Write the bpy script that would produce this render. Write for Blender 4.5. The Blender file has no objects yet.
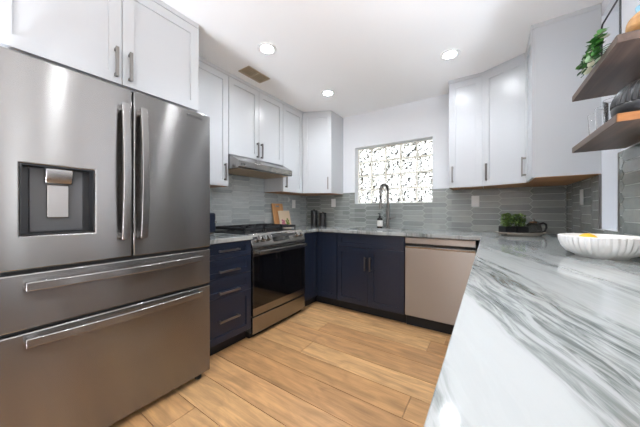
import bpy, bmesh, math, random
from mathutils import Vector, Matrix, noise
random.seed(7)
PI = math.pi
SC = bpy.context.scene
COL = SC.collection

# ------------------------------------------------------------------ camera
YAW = 0.592
cd = bpy.data.cameras.new('camera')
cam = bpy.data.objects.new('camera', cd); COL.objects.link(cam)
cam.location = (0, 0, 1.1312)
cam.rotation_euler = (PI/2, 0, YAW)
cd.sensor_width = 36.0
cd.lens = 252.37*36/640
cd.shift_x = 0.62/640
cd.shift_y = -2.37/640
cd.clip_start = 0.02
SC.camera = cam

# ------------------------------------------------------------------ world, light levels, exposure
w = bpy.data.worlds.new('sky'); SC.world = w; w.use_nodes = True
bg = w.node_tree.nodes['Background']
# pale overcast sky above the horizon, below it a brighter glow added to light the ceiling
_nt = w.node_tree
_tc = _nt.nodes.new('ShaderNodeTexCoord'); _sp = _nt.nodes.new('ShaderNodeSeparateXYZ')
_cr = _nt.nodes.new('ShaderNodeValToRGB'); _mr = _nt.nodes.new('ShaderNodeMapRange')
_mr.inputs[1].default_value = -1; _mr.inputs[2].default_value = 1
_nt.links.new(_tc.outputs['Generated'], _sp.inputs[0]); _nt.links.new(_sp.outputs[2], _mr.inputs[0])
_nt.links.new(_mr.outputs[0], _cr.inputs[0]); _nt.links.new(_cr.outputs[0], bg.inputs[0])
_e = _cr.color_ramp.elements
_e[0].position = 0.46; _e[0].color = (0.95, 0.985, 1.03, 1)
_e[1].position = 0.52; _e[1].color = (0.56, 0.6, 0.64, 1)
bg.inputs[1].default_value = 8.0
LAMP = 160.0          # brightness of the ceiling light lenses
CAN_W = 27.0         # watts of each recessed ceiling light
FILL_W = 190.0    # watts of each unseen uplight added to brighten the ceiling
SC.view_settings.view_transform = 'Standard'
SC.view_settings.look = 'None'
SC.view_settings.gamma = 1
SC.view_settings.use_curve_mapping = False
SC.view_settings.exposure = 0.38
SC.cycles.caustics_reflective = False
SC.cycles.caustics_refractive = True
SC.cycles.max_bounces = 12
SC.cycles.diffuse_bounces = 6
SC.cycles.glossy_bounces = 5
SC.cycles.transmission_bounces = 8
SC.cycles.sample_clamp_indirect = 6.0

def portal(loc, rot, sx, sy):                 # marks a real window opening for sampling the sky
    l = bpy.data.lights.new('window_daylight', 'AREA'); l.shape = 'RECTANGLE'; l.size = sx; l.size_y = sy
    l.cycles.is_portal = True
    o = bpy.data.objects.new('window_daylight', l); COL.objects.link(o)
    o.location = loc; o.rotation_euler = rot
portal((4.22, -1.35, 1.2), (0, PI/2, 0), 2.3, 3.4)
portal((3.0, -3.22, 1.2), (PI/2, 0, 0), 1.8, 2.3)

# ------------------------------------------------------------------ dimensions
XL, XR, YB, CEIL = -2.37, 0.59, 3.15, 2.447
XB = -1.73        # base fronts on the left run
YF = 2.53         # base fronts on the back run
ZC, ZT = 0.92, 0.885
ZU, ZUT = 1.365, 2.415
XU, YU = -2.046, 2.845

# ------------------------------------------------------------------ materials
MATS = {}
def nm(name):
    m = bpy.data.materials.new(name); m.use_nodes = True
    nt = m.node_tree; b = nt.nodes['Principled BSDF']
    return m, nt, b
def lin(r, g, b):
    f = lambda v: (v/255/12.92) if v/255 <= 0.04045 else ((v/255+0.055)/1.055)**2.4
    return (f(r), f(g), f(b), 1)
def plain(name, col, rough=0.5, metal=0.0, bump=0.0, bscale=200, coat=0.0, spec=None, var=0.0):
    m, nt, b = nm(name)
    b.inputs['Base Color'].default_value = col
    b.inputs['Roughness'].default_value = rough
    b.inputs['Metallic'].default_value = metal
    b.inputs['Coat Weight'].default_value = coat
    if spec is not None: b.inputs['Specular IOR Level'].default_value = spec
    tc = nt.nodes.new('ShaderNodeTexCoord')
    nz = nt.nodes.new('ShaderNodeTexNoise'); nz.inputs['Scale'].default_value = bscale
    nt.links.new(tc.outputs['Object'], nz.inputs['Vector'])
    if bump > 0:
        bp = nt.nodes.new('ShaderNodeBump'); bp.inputs['Strength'].default_value = bump; bp.inputs['Distance'].default_value = 0.001
        nt.links.new(nz.outputs['Fac'], bp.inputs['Height']); nt.links.new(bp.outputs['Normal'], b.inputs['Normal'])
    mr = nt.nodes.new('ShaderNodeMapRange'); mr.inputs[3].default_value = max(0.02, rough-0.01); mr.inputs[4].default_value = min(1, rough+0.01)
    nt.links.new(nz.outputs['Fac'], mr.inputs[0]); nt.links.new(mr.outputs[0], b.inputs['Roughness'])
    MATS[name] = m
    return m

plain('wall_paint', lin(232,234,237), 0.7, bscale=120)
plain('ceiling_paint', lin(247,247,246), 0.8, bscale=150)
plain('white_lacquer', lin(196,198,200), 0.28, bscale=8)
plain('cabinet_underside', lin(168,120,76), 0.5, bscale=14)
plain('navy_lacquer', lin(28,36,53), 0.36, bscale=8)
plain('toe_kick', lin(22,24,30), 0.6)
plain('nickel', (0.24,0.225,0.21,1), 0.32, 1.0)
plain('black_enamel', (0.012,0.012,0.013,1), 0.35)
plain('cast_iron', (0.012,0.012,0.013,1), 0.55, bump=0.2, bscale=400)
plain('black_glass', (0.004,0.004,0.005,1), 0.06, spec=0.5)
plain('dark_grey_plastic', (0.07,0.07,0.072,1), 0.42)
plain('black_plastic', (0.012,0.012,0.013,1), 0.4)
plain('rubber', (0.015,0.015,0.015,1), 0.7)
plain('grout', lin(200,202,198), 0.85)
plain('white_plastic', lin(236,236,234), 0.35)
plain('mortar', lin(248,244,232), 0.8)
plain('ceramic_white', lin(240,238,234), 0.35, bscale=30)
plain('ceramic_black', (0.013,0.013,0.014,1), 0.38, bump=0.1, bscale=60)
plain('lemon_peel', lin(246,190,30), 0.45, bump=0.3, bscale=300)
plain('paper_label', lin(232,230,226), 0.7)
plain('amber_glass', (0.02,0.015,0.012,1), 0.12)
plain('soil', (0.03,0.02,0.013,1), 0.95)
plain('vase_blue', lin(140,190,212), 0.3)
plain('tray_wood', lin(196,186,174), 0.55, bscale=40)
plain('dark_steel', (0.16,0.155,0.15,1), 0.35, 1.0)
plain('steel_sink', (0.22,0.215,0.21,1), 0.3, 1.0)
plain('vent_metal', lin(176,160,136), 0.55)
plain('vent_slat', lin(214,200,174), 0.5)
plain('vent_dark', lin(146,130,106), 0.8)
plain('book_paper', lin(236,214,186), 0.6)
plain('flower_pink', lin(206,120,140), 0.6)
plain('leaf_print', lin(120,140,60), 0.6)
plain('navy_plastic', lin(30,36,52), 0.3)
plain('chrome', (0.75,0.75,0.75,1), 0.12, 1.0)
plain('hedge_dark', lin(92,80,64), 0.9)
plain('fence_brown', lin(120,88,62), 0.9)

def stainless(name, col, rough, stretch, wave=0.0):
    m, nt, b = nm(name)
    b.inputs['Metallic'].default_value = 1.0
    b.inputs['Base Color'].default_value = col
    tc = nt.nodes.new('ShaderNodeTexCoord')
    mp = nt.nodes.new('ShaderNodeMapping'); mp.inputs['Scale'].default_value = stretch
    nt.links.new(tc.outputs['Object'], mp.inputs[0])
    nz = nt.nodes.new('ShaderNodeTexNoise'); nz.inputs['Scale'].default_value = 1.0; nz.inputs['Detail'].default_value = 3
    nt.links.new(mp.outputs[0], nz.inputs['Vector'])
    mr = nt.nodes.new('ShaderNodeMapRange'); mr.inputs[3].default_value = rough-0.006; mr.inputs[4].default_value = rough+0.006
    nt.links.new(nz.outputs['Fac'], mr.inputs[0]); nt.links.new(mr.outputs[0], b.inputs['Roughness'])
    b.inputs['Anisotropic'].default_value = 1.0; b.inputs['Anisotropic Rotation'].default_value = 0.25
    tg = nt.nodes.new('ShaderNodeTangent'); tg.direction_type = 'RADIAL'; tg.axis = 'Z'
    nt.links.new(tg.outputs[0], b.inputs['Tangent'])
    if wave:
        n2 = nt.nodes.new('ShaderNodeTexNoise'); n2.inputs['Scale'].default_value = 2.2; n2.inputs['Detail'].default_value = 1
        nt.links.new(tc.outputs['Object'], n2.inputs['Vector'])
        bp = nt.nodes.new('ShaderNodeBump'); bp.inputs['Strength'].default_value = wave; bp.inputs['Distance'].default_value = 0.02
        nt.links.new(n2.outputs['Fac'], bp.inputs['Height']); nt.links.new(bp.outputs['Normal'], b.inputs['Normal'])
    MATS[name] = m
stainless('stainless_door', (0.28,0.271,0.262,1), 0.24, (3,3,700), 0.2)
stainless('stainless', (0.33,0.318,0.305,1), 0.194, (3,3,600))
stainless('stainless_warm', (0.32,0.295,0.27,1), 0.28, (3,3,600))
stainless('handle_steel', (0.34,0.33,0.32,1), 0.22, (200,200,200))

def per_island(name, stops, rough, grain=None, bump=0.0, bscale=(1,1,1), coat=0.0, grain_amt=0.25, wave=0.0, blotch=0.0):
    m, nt, b = nm(name)
    g = nt.nodes.new('ShaderNodeNewGeometry')
    cr = nt.nodes.new('ShaderNodeValToRGB')
    el = cr.color_ramp.elements
    while len(el) > 1: el.remove(el[-1])
    for i, (p, c) in enumerate(stops):
        e = el[0] if i == 0 else el.new(p)
        e.position = p; e.color = c
    nt.links.new(g.outputs['Random Per Island'], cr.inputs[0])
    out = cr.outputs[0]
    tc = nt.nodes.new('ShaderNodeTexCoord')
    if grain:
        ml = nt.nodes.new('ShaderNodeMath'); ml.operation = 'MULTIPLY'; ml.inputs[1].default_value = 57.0
        nt.links.new(g.outputs['Random Per Island'], ml.inputs[0])
        cv = nt.nodes.new('ShaderNodeCombineXYZ'); nt.links.new(ml.outputs[0], cv.inputs[0]); nt.links.new(ml.outputs[0], cv.inputs[2])
        ad = nt.nodes.new('ShaderNodeVectorMath'); ad.operation = 'ADD'
        nt.links.new(tc.outputs['Object'], ad.inputs[0]); nt.links.new(cv.outputs[0], ad.inputs[1])
        mp = nt.nodes.new('ShaderNodeMapping'); mp.inputs['Scale'].default_value = grain
        nt.links.new(ad.outputs[0], mp.inputs[0])
        nz = nt.nodes.new('ShaderNodeTexNoise'); nz.inputs['Scale'].default_value = 1; nz.inputs['Detail'].default_value = 6; nz.inputs['Roughness'].default_value = 0.65
        nz.inputs['Distortion'].default_value = 0.6
        nt.links.new(mp.outputs[0], nz.inputs['Vector'])
        mr = nt.nodes.new('ShaderNodeMapRange'); mr.inputs[1].default_value = 0.3; mr.inputs[2].default_value = 0.72
        mr.inputs[3].default_value = 1-grain_amt; mr.inputs[4].default_value = 1+grain_amt*0.5
        nt.links.new(nz.outputs['Fac'], mr.inputs[0])
        mx = nt.nodes.new('ShaderNodeMix'); mx.data_type = 'RGBA'; mx.blend_type = 'MULTIPLY'; mx.inputs[0].default_value = 1
        nt.links.new(out, mx.inputs[6]); nt.links.new(mr.outputs[0], mx.inputs[7])
        out = mx.outputs[2]
        if blotch:                                   # broad darker patches and knots along the grain
            mp2 = nt.nodes.new('ShaderNodeMapping'); mp2.inputs['Scale'].default_value = (3.5, 11, 11)
            nt.links.new(ad.outputs[0], mp2.inputs[0])
            n3 = nt.nodes.new('ShaderNodeTexNoise'); n3.inputs['Scale'].default_value = 1; n3.inputs['Detail'].default_value = 4; n3.inputs['Distortion'].default_value = 1.2
            nt.links.new(mp2.outputs[0], n3.inputs['Vector'])
            m3 = nt.nodes.new('ShaderNodeMapRange'); m3.inputs[1].default_value = 0.32; m3.inputs[2].default_value = 0.6; m3.inputs[3].default_value = 1-blotch; m3.inputs[4].default_value = 1.06
            nt.links.new(n3.outputs['Fac'], m3.inputs[0])
            x3 = nt.nodes.new('ShaderNodeMix'); x3.data_type = 'RGBA'; x3.blend_type = 'MULTIPLY'; x3.inputs[0].default_value = 1
            nt.links.new(out, x3.inputs[6]); nt.links.new(m3.outputs[0], x3.inputs[7]); out = x3.outputs[2]
        if bump:
            bp = nt.nodes.new('ShaderNodeBump'); bp.inputs['Strength'].default_value = bump; bp.inputs['Distance'].default_value = 0.001
            nt.links.new(nz.outputs['Fac'], bp.inputs['Height']); nt.links.new(bp.outputs['Normal'], b.inputs['Normal'])
    if wave:
        n2 = nt.nodes.new('ShaderNodeTexNoise'); n2.inputs['Scale'].default_value = 18; n2.inputs['Detail'].default_value = 1
        nt.links.new(tc.outputs['Object'], n2.inputs['Vector'])
        bp = nt.nodes.new('ShaderNodeBump'); bp.inputs['Strength'].default_value = wave; bp.inputs['Distance'].default_value = 0.012
        nt.links.new(n2.outputs['Fac'], bp.inputs['Height']); nt.links.new(bp.outputs['Normal'], b.inputs['Normal'])
    nt.links.new(out, b.inputs['Base Color'])
    b.inputs['Roughness'].default_value = rough
    b.inputs['Coat Weight'].default_value = coat
    MATS[name] = m
per_island('oak_floor', [(0,lin(166,120,76)),(0.25,lin(202,156,108)),(0.5,lin(178,132,86)),(0.75,lin(212,168,118)),(1,lin(188,142,94))], 0.36, (2.4,34,34), 0.1, grain_amt=0.34, blotch=0.24)
per_island('tile_glaze', [(0,lin(134,138,134)),(0.4,lin(150,154,150)),(0.75,lin(162,165,160)),(1,lin(142,146,142))], 0.12, (6,6,30), 0, grain_amt=0.14, wave=0.35)
per_island('tile_glaze_wavy_lit', [(0,lin(160,166,165)),(0.5,lin(176,181,180)),(1,lin(190,194,192))], 0.12, (6,6,30), 0, grain_amt=0.12, wave=1.0)  # paler than the other glaze, brightness of the glints put into the colour
per_island('herb_leaf', [(0,lin(52,74,28)),(0.5,lin(84,112,44)),(1,lin(120,146,66))], 0.5)
per_island('pothos_leaf', [(0,lin(26,62,28)),(0.5,lin(44,96,40)),(0.78,lin(70,130,52)),(0.86,lin(220,226,196)),(1,lin(232,236,214))], 0.35)

def wood(name, a, b_, scale, rough=0.45):
    m, nt, b = nm(name)
    tc = nt.nodes.new('ShaderNodeTexCoord'); mp = nt.nodes.new('ShaderNodeMapping'); mp.inputs['Scale'].default_value = scale
    nz = nt.nodes.new('ShaderNodeTexNoise'); nz.inputs['Scale'].default_value = 1; nz.inputs['Detail'].default_value = 6; nz.inputs['Distortion'].default_value = 0.8
    cr = nt.nodes.new('ShaderNodeValToRGB'); cr.color_ramp.elements[0].position = 0.3; cr.color_ramp.elements[1].position = 0.72
    cr.color_ramp.elements[0].color = a; cr.color_ramp.elements[1].color = b_
    nt.links.new(tc.outputs['Object'], mp.inputs[0]); nt.links.new(mp.outputs[0], nz.inputs['Vector'])
    nt.links.new(nz.outputs['Fac'], cr.inputs[0]); nt.links.new(cr.outputs[0], b.inputs['Base Color'])
    b.inputs['Roughness'].default_value = rough
    MATS[name] = m
wood('shelf_wood', lin(66,52,45), lin(100,80,68), (30,2,40))
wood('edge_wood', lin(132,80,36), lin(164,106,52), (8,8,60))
wood('board_wood', lin(196,140,86), lin(222,170,116), (30,30,3))
wood('ball_wood', lin(176,124,72), lin(214,166,110), (14,14,40))

def marble():
    m, nt, b = nm('marble')
    N = nt.nodes.new; L = nt.links.new
    tc = N('ShaderNodeTexCoord'); sp = N('ShaderNodeSeparateXYZ'); L(tc.outputs['Object'], sp.inputs[0])
    def math_(op, a, b2):
        n = N('ShaderNodeMath'); n.operation = op
        for i, v in enumerate((a, b2)):
            if v is None: continue
            if isinstance(v, (int, float)): n.inputs[i].default_value = v
            else: L(v, n.inputs[i])
        return n.outputs[0]
    q = math_('ADD', sp.outputs[0], math_('MULTIPLY', sp.outputs[1], 0.36))
    t = math_('SUBTRACT', sp.outputs[1], math_('MULTIPLY', sp.outputs[0], 0.36))
    wob = N('ShaderNodeTexNoise'); wob.inputs['Scale'].default_value = 2.6; wob.inputs['Detail'].default_value = 4
    L(tc.outputs['Object'], wob.inputs['Vector'])
    qw = math_('ADD', q, math_('MULTIPLY', math_('SUBTRACT', wob.outputs['Fac'], 0.5), 0.07))
    band = N('ShaderNodeValToRGB'); el = band.color_ramp.elements
    stops = [(0,.05),(.025,.05),(.045,.9),(.06,.7),(.08,.08),(.15,.03),(.175,.05),(.188,.9),(.225,1),(.30,.85),(.345,1),(.365,.3),(.378,.9),(.392,.2),(.45,.12),(.50,.3),(.535,.1),(.55,.75),(.58,.8),(.61,.2),(.66,.35),(.70,.15),(.735,.7),(.78,.9),(.83,.4),(.88,.75),(1,.05)]
    el[0].position = 0; el[0].color = (.05,)*3+(1,)
    el[1].position = 1; el[1].color = (.05,)*3+(1,)
    for p, v in stops[1:-1]:
        e = el.new(p); e.color = (v, v, v, 1)
    fr = math_('WRAP', math_('DIVIDE', qw, 1.2), 1.0)
    fr.node.inputs[2].default_value = 0.0
    L(fr, band.inputs[0])
    cv = N('ShaderNodeCombineXYZ'); L(math_('MULTIPLY', qw, 58.0), cv.inputs[0]); L(math_('MULTIPLY', t, 6.0), cv.inputs[1])
    st = N('ShaderNodeTexNoise'); st.inputs['Scale'].default_value = 1; st.inputs['Detail'].default_value = 6; st.inputs['Roughness'].default_value = 0.65; st.inputs['Distortion'].default_value = 0.7
    L(cv.outputs[0], st.inputs['Vector'])
    sr = N('ShaderNodeMapRange'); sr.inputs[1].default_value = 0.42; sr.inputs[2].default_value = 0.60; L(st.outputs['Fac'], sr.inputs[0])
    cv2 = N('ShaderNodeCombineXYZ'); L(math_('MULTIPLY', qw, 9.0), cv2.inputs[0]); L(math_('MULTIPLY', t, 1.4), cv2.inputs[1])
    s2 = N('ShaderNodeTexNoise'); s2.inputs['Scale'].default_value = 1; s2.inputs['Detail'].default_value = 3; L(cv2.outputs[0], s2.inputs['Vector'])
    s2r = N('ShaderNodeMapRange'); s2r.inputs[1].default_value = 0.3; s2r.inputs[2].default_value = 0.65; s2r.inputs[3].default_value = 0.5; L(s2.outputs['Fac'], s2r.inputs[0])
    k = math_('MULTIPLY', math_('MULTIPLY', band.outputs[0], math_('ADD', math_('MULTIPLY', sr.outputs[0], 0.75), 0.25)), s2r.outputs[0])
    mx = N('ShaderNodeMix'); mx.data_type = 'RGBA'; mx.inputs[6].default_value = lin(163,165,163); mx.inputs[7].default_value = lin(44,56,50)
    L(k, mx.inputs[0]); L(mx.outputs[2], b.inputs['Base Color'])
    b.inputs['Roughness'].default_value = 0.09
    b.inputs['Specular IOR Level'].default_value = 0.5
    MATS['marble'] = m
marble()

def emis(name, col, s):
    m, nt, b = nm(name)
    b.inputs['Base Color'].default_value = col
    b.inputs['Emission Color'].default_value = col
    b.inputs['Emission Strength'].default_value = s
    MATS[name] = m
emis('lamp_lens', (0.93, 0.975, 1.03, 1), LAMP)
emis('display_glow', (0.25, 0.32, 0.4, 1), 0.25)

def glass(name, rough=0.0, ior=1.45, bump=0.0, scale=30, col=(1,1,1,1)):
    m, nt, b = nm(name)
    b.inputs['Base Color'].default_value = col
    b.inputs['Transmission Weight'].default_value = 1
    b.inputs['Roughness'].default_value = rough
    b.inputs['IOR'].default_value = ior
    if bump:
        tc = nt.nodes.new('ShaderNodeTexCoord')
        n2 = nt.nodes.new('ShaderNodeTexNoise'); n2.inputs['Scale'].default_value = scale; n2.inputs['Detail'].default_value = 1.5
        nt.links.new(tc.outputs['Object'], n2.inputs['Vector'])
        bp = nt.nodes.new('ShaderNodeBump'); bp.inputs['Strength'].default_value = bump; bp.inputs['Distance'].default_value = 0.085
        nt.links.new(n2.outputs['Fac'], bp.inputs['Height']); nt.links.new(bp.outputs['Normal'], b.inputs['Normal'])
    MATS[name] = m
glass('wavy_glass', 0.0, 1.45, 1.0, 24, col=(0.50,0.495,0.48,1))
glass('clear_glass', 0.0, 1.3)
glass('smoked_glass', 0.05, 1.3, col=(0.35,0.34,0.33,1))

# ------------------------------------------------------------------ mesh helpers
class MB:
    def __init__(self): self.bm = bmesh.new()
    def box(self, x0, x1, y0, y1, z0, z1):
        v = [self.bm.verts.new((x, y, z)) for z in (z0, z1) for y in (y0, y1) for x in (x0, x1)]
        for f in ((0,2,3,1),(4,5,7,6),(0,1,5,4),(2,6,7,3),(0,4,6,2),(1,3,7,5)):
            self.bm.faces.new([v[i] for i in f])
        return self
    def obox(self, c, size, rot=None):
        m = Matrix.Translation(c) @ (rot.to_4x4() if rot else Matrix())
        s = Vector(size)/2
        v = [self.bm.verts.new(m @ Vector((x*s.x, y*s.y, z*s.z))) for z in (-1,1) for y in (-1,1) for x in (-1,1)]
        for f in ((0,2,3,1),(4,5,7,6),(0,1,5,4),(2,6,7,3),(0,4,6,2),(1,3,7,5)):
            self.bm.faces.new([v[i] for i in f])
        return self
    def rings(self, rs, close=False, cap=True):
        n = len(rs[0])
        V = [[self.bm.verts.new(p) for p in r] for r in rs]
        m = len(V)
        for i in range(m if close else m-1):
            a, b = V[i], V[(i+1) % m]
            for j in range(n):
                self.bm.faces.new((a[j], a[(j+1) % n], b[(j+1) % n], b[j]))
        if cap and not close:
            self.bm.faces.new(V[0][::-1]); self.bm.faces.new(V[-1])
        return self
    def cyl(self, p0, p1, r, seg=16, r2=None):
        p0, p1 = Vector(p0), Vector(p1); d = (p1-p0).normalized()
        a = d.orthogonal().normalized(); b = d.cross(a); r2 = r if r2 is None else r2
        ring = lambda p, q: [p + a*math.cos(t)*q + b*math.sin(t)*q for t in [2*PI*k/seg for k in range(seg)]]
        return self.rings([ring(p0, r), ring(p1, r2)])
    def tube(self, pts, r, seg=10, close=False):
        pts = [Vector(p) for p in pts]; n = len(pts); rs = []; a = None
        for i, p in enumerate(pts):
            if close: d = (pts[(i+1) % n]-pts[i-1]).normalized()
            else: d = (pts[min(i+1, n-1)]-pts[max(i-1, 0)]).normalized()
            a = d.orthogonal().normalized() if a is None else (a - d*a.dot(d)).normalized()
            b = d.cross(a)
            rr = r[i] if isinstance(r, (list, tuple)) else r
            rs.append([p + a*math.cos(t)*rr + b*math.sin(t)*rr for t in [2*PI*k/seg for k in range(seg)]])
        return self.rings(rs, close)
    def strip(self, pts, half_w, half_t, wdir):
        """flat bar swept along pts; wdir = direction of its width"""
        pts = [Vector(p) for p in pts]; n = len(pts); W = Vector(wdir); rs = []
        for i, p in enumerate(pts):
            d = (pts[min(i+1, n-1)]-pts[max(i-1, 0)]).normalized(); t = d.cross(W).normalized()
            rs.append([p+W*half_w+t*half_t, p-W*half_w+t*half_t, p-W*half_w-t*half_t, p+W*half_w-t*half_t])
        return self.rings(rs)
    def lathe(self, prof, c=(0,0,0), seg=32, flute=0, amp=0.0, closed=False):
        rs = []
        for r, z in prof:
            ring = []
            for k in range(seg):
                t = 2*PI*k/seg
                q = r*(1 + amp*(abs(math.cos(t*flute/2))-0.6)) if flute else r
                ring.append((c[0]+q*math.cos(t), c[1]+q*math.sin(t), c[2]+z))
            rs.append(ring)
        return self.rings(rs, closed)
    def prism(self, poly, axis, a, b):
        def P(u, v, t): return {'x': (t, u, v), 'y': (u, t, v), 'z': (u, v, t)}[axis]
        return self.rings([[P(u, v, a) for u, v in poly], [P(u, v, b) for u, v in poly]])
    def plate(self, u0, u1, v0, v1, t0, t1, holes, axis='z'):
        """slab with rectangular holes; (u, v) in the plane, t along axis"""
        us = sorted(set([u0, u1]+[x for h in holes for x in h[:2] if u0 < x < u1]))
        vs = sorted(set([v0, v1]+[x for h in holes for x in h[2:] if v0 < x < v1]))
        def solid(i, j):
            if i < 0 or j < 0 or i >= len(us)-1 or j >= len(vs)-1: return False
            cu, cv = (us[i]+us[i+1])/2, (vs[j]+vs[j+1])/2
            return not any(h[0] < cu < h[1] and h[2] < cv < h[3] for h in holes)
        def P(u, v, t): return {'x': (t, u, v), 'y': (u, t, v), 'z': (u, v, t)}[axis]
        cache = {}
        def V(i, j, k):
            if (i, j, k) not in cache: cache[(i, j, k)] = self.bm.verts.new(P(us[i], vs[j], (t0, t1)[k]))
            return cache[(i, j, k)]
        for i in range(len(us)-1):
            for j in range(len(vs)-1):
                if not solid(i, j): continue
                for k in (0, 1): self.bm.faces.new((V(i,j,k), V(i+1,j,k), V(i+1,j+1,k), V(i,j+1,k)))
                if not solid(i-1, j): self.bm.faces.new((V(i,j,0), V(i,j+1,0), V(i,j+1,1), V(i,j,1)))
                if not solid(i+1, j): self.bm.faces.new((V(i+1,j,0), V(i+1,j+1,0), V(i+1,j+1,1), V(i+1,j,1)))
                if not solid(i, j-1): self.bm.faces.new((V(i,j,0), V(i+1,j,0), V(i+1,j,1), V(i,j,1)))
                if not solid(i, j+1): self.bm.faces.new((V(i,j+1,0), V(i+1,j+1,0), V(i+1,j+1,1), V(i,j+1,1)))
        return self
    def sphere(self, c, r, sx=1, sy=1, sz=1, seg=20, rg=12):
        m = Matrix.Translation(c) @ Matrix.Diagonal((sx*r, sy*r, sz*r, 1))
        bmesh.ops.create_uvsphere(self.bm, u_segments=seg, v_segments=rg, radius=1, matrix=m); return self
    def build(self, name, mat, parent=None, bevel=0.0, smooth=False, label=None, seg=2):
        bmesh.ops.recalc_face_normals(self.bm, faces=self.bm.faces[:])
        me = bpy.data.meshes.new(name); self.bm.to_mesh(me); self.bm.free()
        me.materials.append(MATS[mat] if isinstance(mat, str) else mat)
        o = bpy.data.objects.new(name, me); COL.objects.link(o)
        if parent is not None: o.parent = parent
        if smooth:
            me.shade_smooth(); me.set_sharp_from_angle(angle=math.radians(40))
        if bevel:
            b = o.modifiers.new('bevel', 'BEVEL'); b.width = bevel; b.segments = seg; b.limit_method = 'ANGLE'; b.angle_limit = math.radians(40)
            if not smooth:
                me.shade_smooth(); b.harden_normals = False
                me.set_sharp_from_angle(angle=math.radians(40))
        if label: o['label'] = label
        return o

def thing(name, label, cat, loc=(0,0,0), rotz=0.0, group=None):
    o = bpy.data.objects.new(name, None); COL.objects.link(o)
    o.empty_display_size = 0.1
    o.location = loc; o.rotation_euler = (0, 0, rotz)
    o['label'] = label; o['category'] = cat
    if group: o['group'] = group
    return o
def tag(o, label, cat, group=None):
    o['label'] = label; o['category'] = cat
    if group: o['group'] = group
    return o
def struct(o, label=None):
    o['kind'] = 'structure'
    if label: o['label'] = label
    return o
def kids(o): return [c for c in bpy.data.objects if c.parent == o]
def copy_tree(o, parent=None):
    c = o.copy(); COL.objects.link(c)
    if parent is not None: c.parent = parent
    for ch in kids(o): copy_tree(ch, c)
    return c

# ------------------------------------------------------------------ setting
RX = 4.2; RY = -3.2      # the open room behind and right of the camera
def floor():
    b = MB(); y = RY; row = 0
    rnd = random.Random(3)
    PW = 0.195
    y = YB - PW*40
    while y < YB:
        x = XL - rnd.random()*1.83
        while x < RX:
            ln = 1.83
            x0, x1 = max(x, XL), min(x+ln, RX)
            if x1 > x0+0.01:
                b.box(x0+.0014, x1-.0014, max(y, RY)+.0018, min(y+PW, YB)-.0018, -0.012, 0)
            x += ln
        y += PW
    return b.build('floor', 'oak_floor')
struct(floor(), 'warm oak plank floor')
struct(MB().box(XL-.1, RX+.1, RY-.1, YB+.1, -0.06, -0.012).build('trim_1', 'toe_kick'), 'dark subfloor below the planks')
LIGHTS = [(-1.492, 1.459), (-1.491, 2.39), (-0.273, 2.372), (-0.273, 1.459), (-0.273, 0.545), (-0.75, -0.9), (1.6, -0.4), (1.6, -1.9), (3.0, -1.0), (-0.9, -2.2)]
VENT = (-1.95, -1.80, 1.54, 1.80)
struct(MB().plate(XL-.1, RX+.1, RY-.1, YB+.1, CEIL, CEIL+.1,
       [(x-.052, x+.052, y-.052, y+.052) for x, y in LIGHTS]).build('ceiling', 'ceiling_paint'), 'flat white ceiling')
struct(MB().box(XL-.1, XL, RY, YB, 0, CEIL).build('wall_left', 'wall_paint'))
WX0, WX1, WZ0, WZ1 = -1.529, -0.543, 1.235, 1.995
struct(MB().plate(XL-.1, RX+.1, 0, CEIL, YB, YB+.2, [(WX0, WX1, WZ0, WZ1)], 'y').build('wall_back', 'wall_paint'))
NY0, NY1 = 2.035, 2.315
struct(MB().plate(1.22, YB, 0, CEIL, XR, XR+.16, [(NY0, NY1, 1.02, 2.36)], 'x').build('wall_right', 'wall_paint'))
struct(MB().box(XR+.13, XR+.15, NY0, NY1, 1.02, 2.36).build('trim_2', 'wall_paint'), 'back of the tall white wall recess')
struct(MB().plate(XR+.16, RX, 0, CEIL, 1.22, 1.34, [(2.30, 2.46, .1, 2.3)], 'y').build('wall_side', 'wall_paint'))  # narrow slot added to throw a bright streak onto the fridge doors
EW = [(0.66, 0.86, 0.2, 2.3), (-2.9, -2.3, 0.08, 2.3), (-1.0, -0.4, 0.08, 2.3)]  # first opening is an added slot for another streak in the fridge
struct(MB().plate(RY, 1.34, 0, CEIL, RX, RX+.12, EW, 'x').build('wall_far', 'wall_paint'))
struct(MB().plate(XL-.1, RX+.12, 0, CEIL, RY-.12, RY, [(2.2, 2.85, .08, 2.3), (3.15, 3.8, .08, 2.3)], 'y').build('wall_front', 'wall_paint'))

# window of glass blocks
win = bpy.data.objects.new('window_1', None); COL.objects.link(win); win.location = ((WX0+WX1)/2, YB+.12, WZ0); struct(win, 'glass block window over the sink')
gw, gh, NXB, NZB = WX1-WX0, WZ1-WZ0, 5, 4
bw, bh, j = gw/NXB, gh/NZB, 0.0095
holes = [(-gw/2+bw*i+j, -gw/2+bw*(i+1)-j, bh*k+j, bh*(k+1)-j) for i in range(NXB) for k in range(NZB)]
MB().plate(-gw/2, gw/2, 0, gh, -0.012, .07, holes, 'y').build('mortar', 'mortar', win)
g = MB()
for a0, a1, c0, c1 in holes: g.box(a0, a1, -.018, .012, c0, c1)
g.build('pane', 'wavy_glass', win, bevel=.008)

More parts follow.
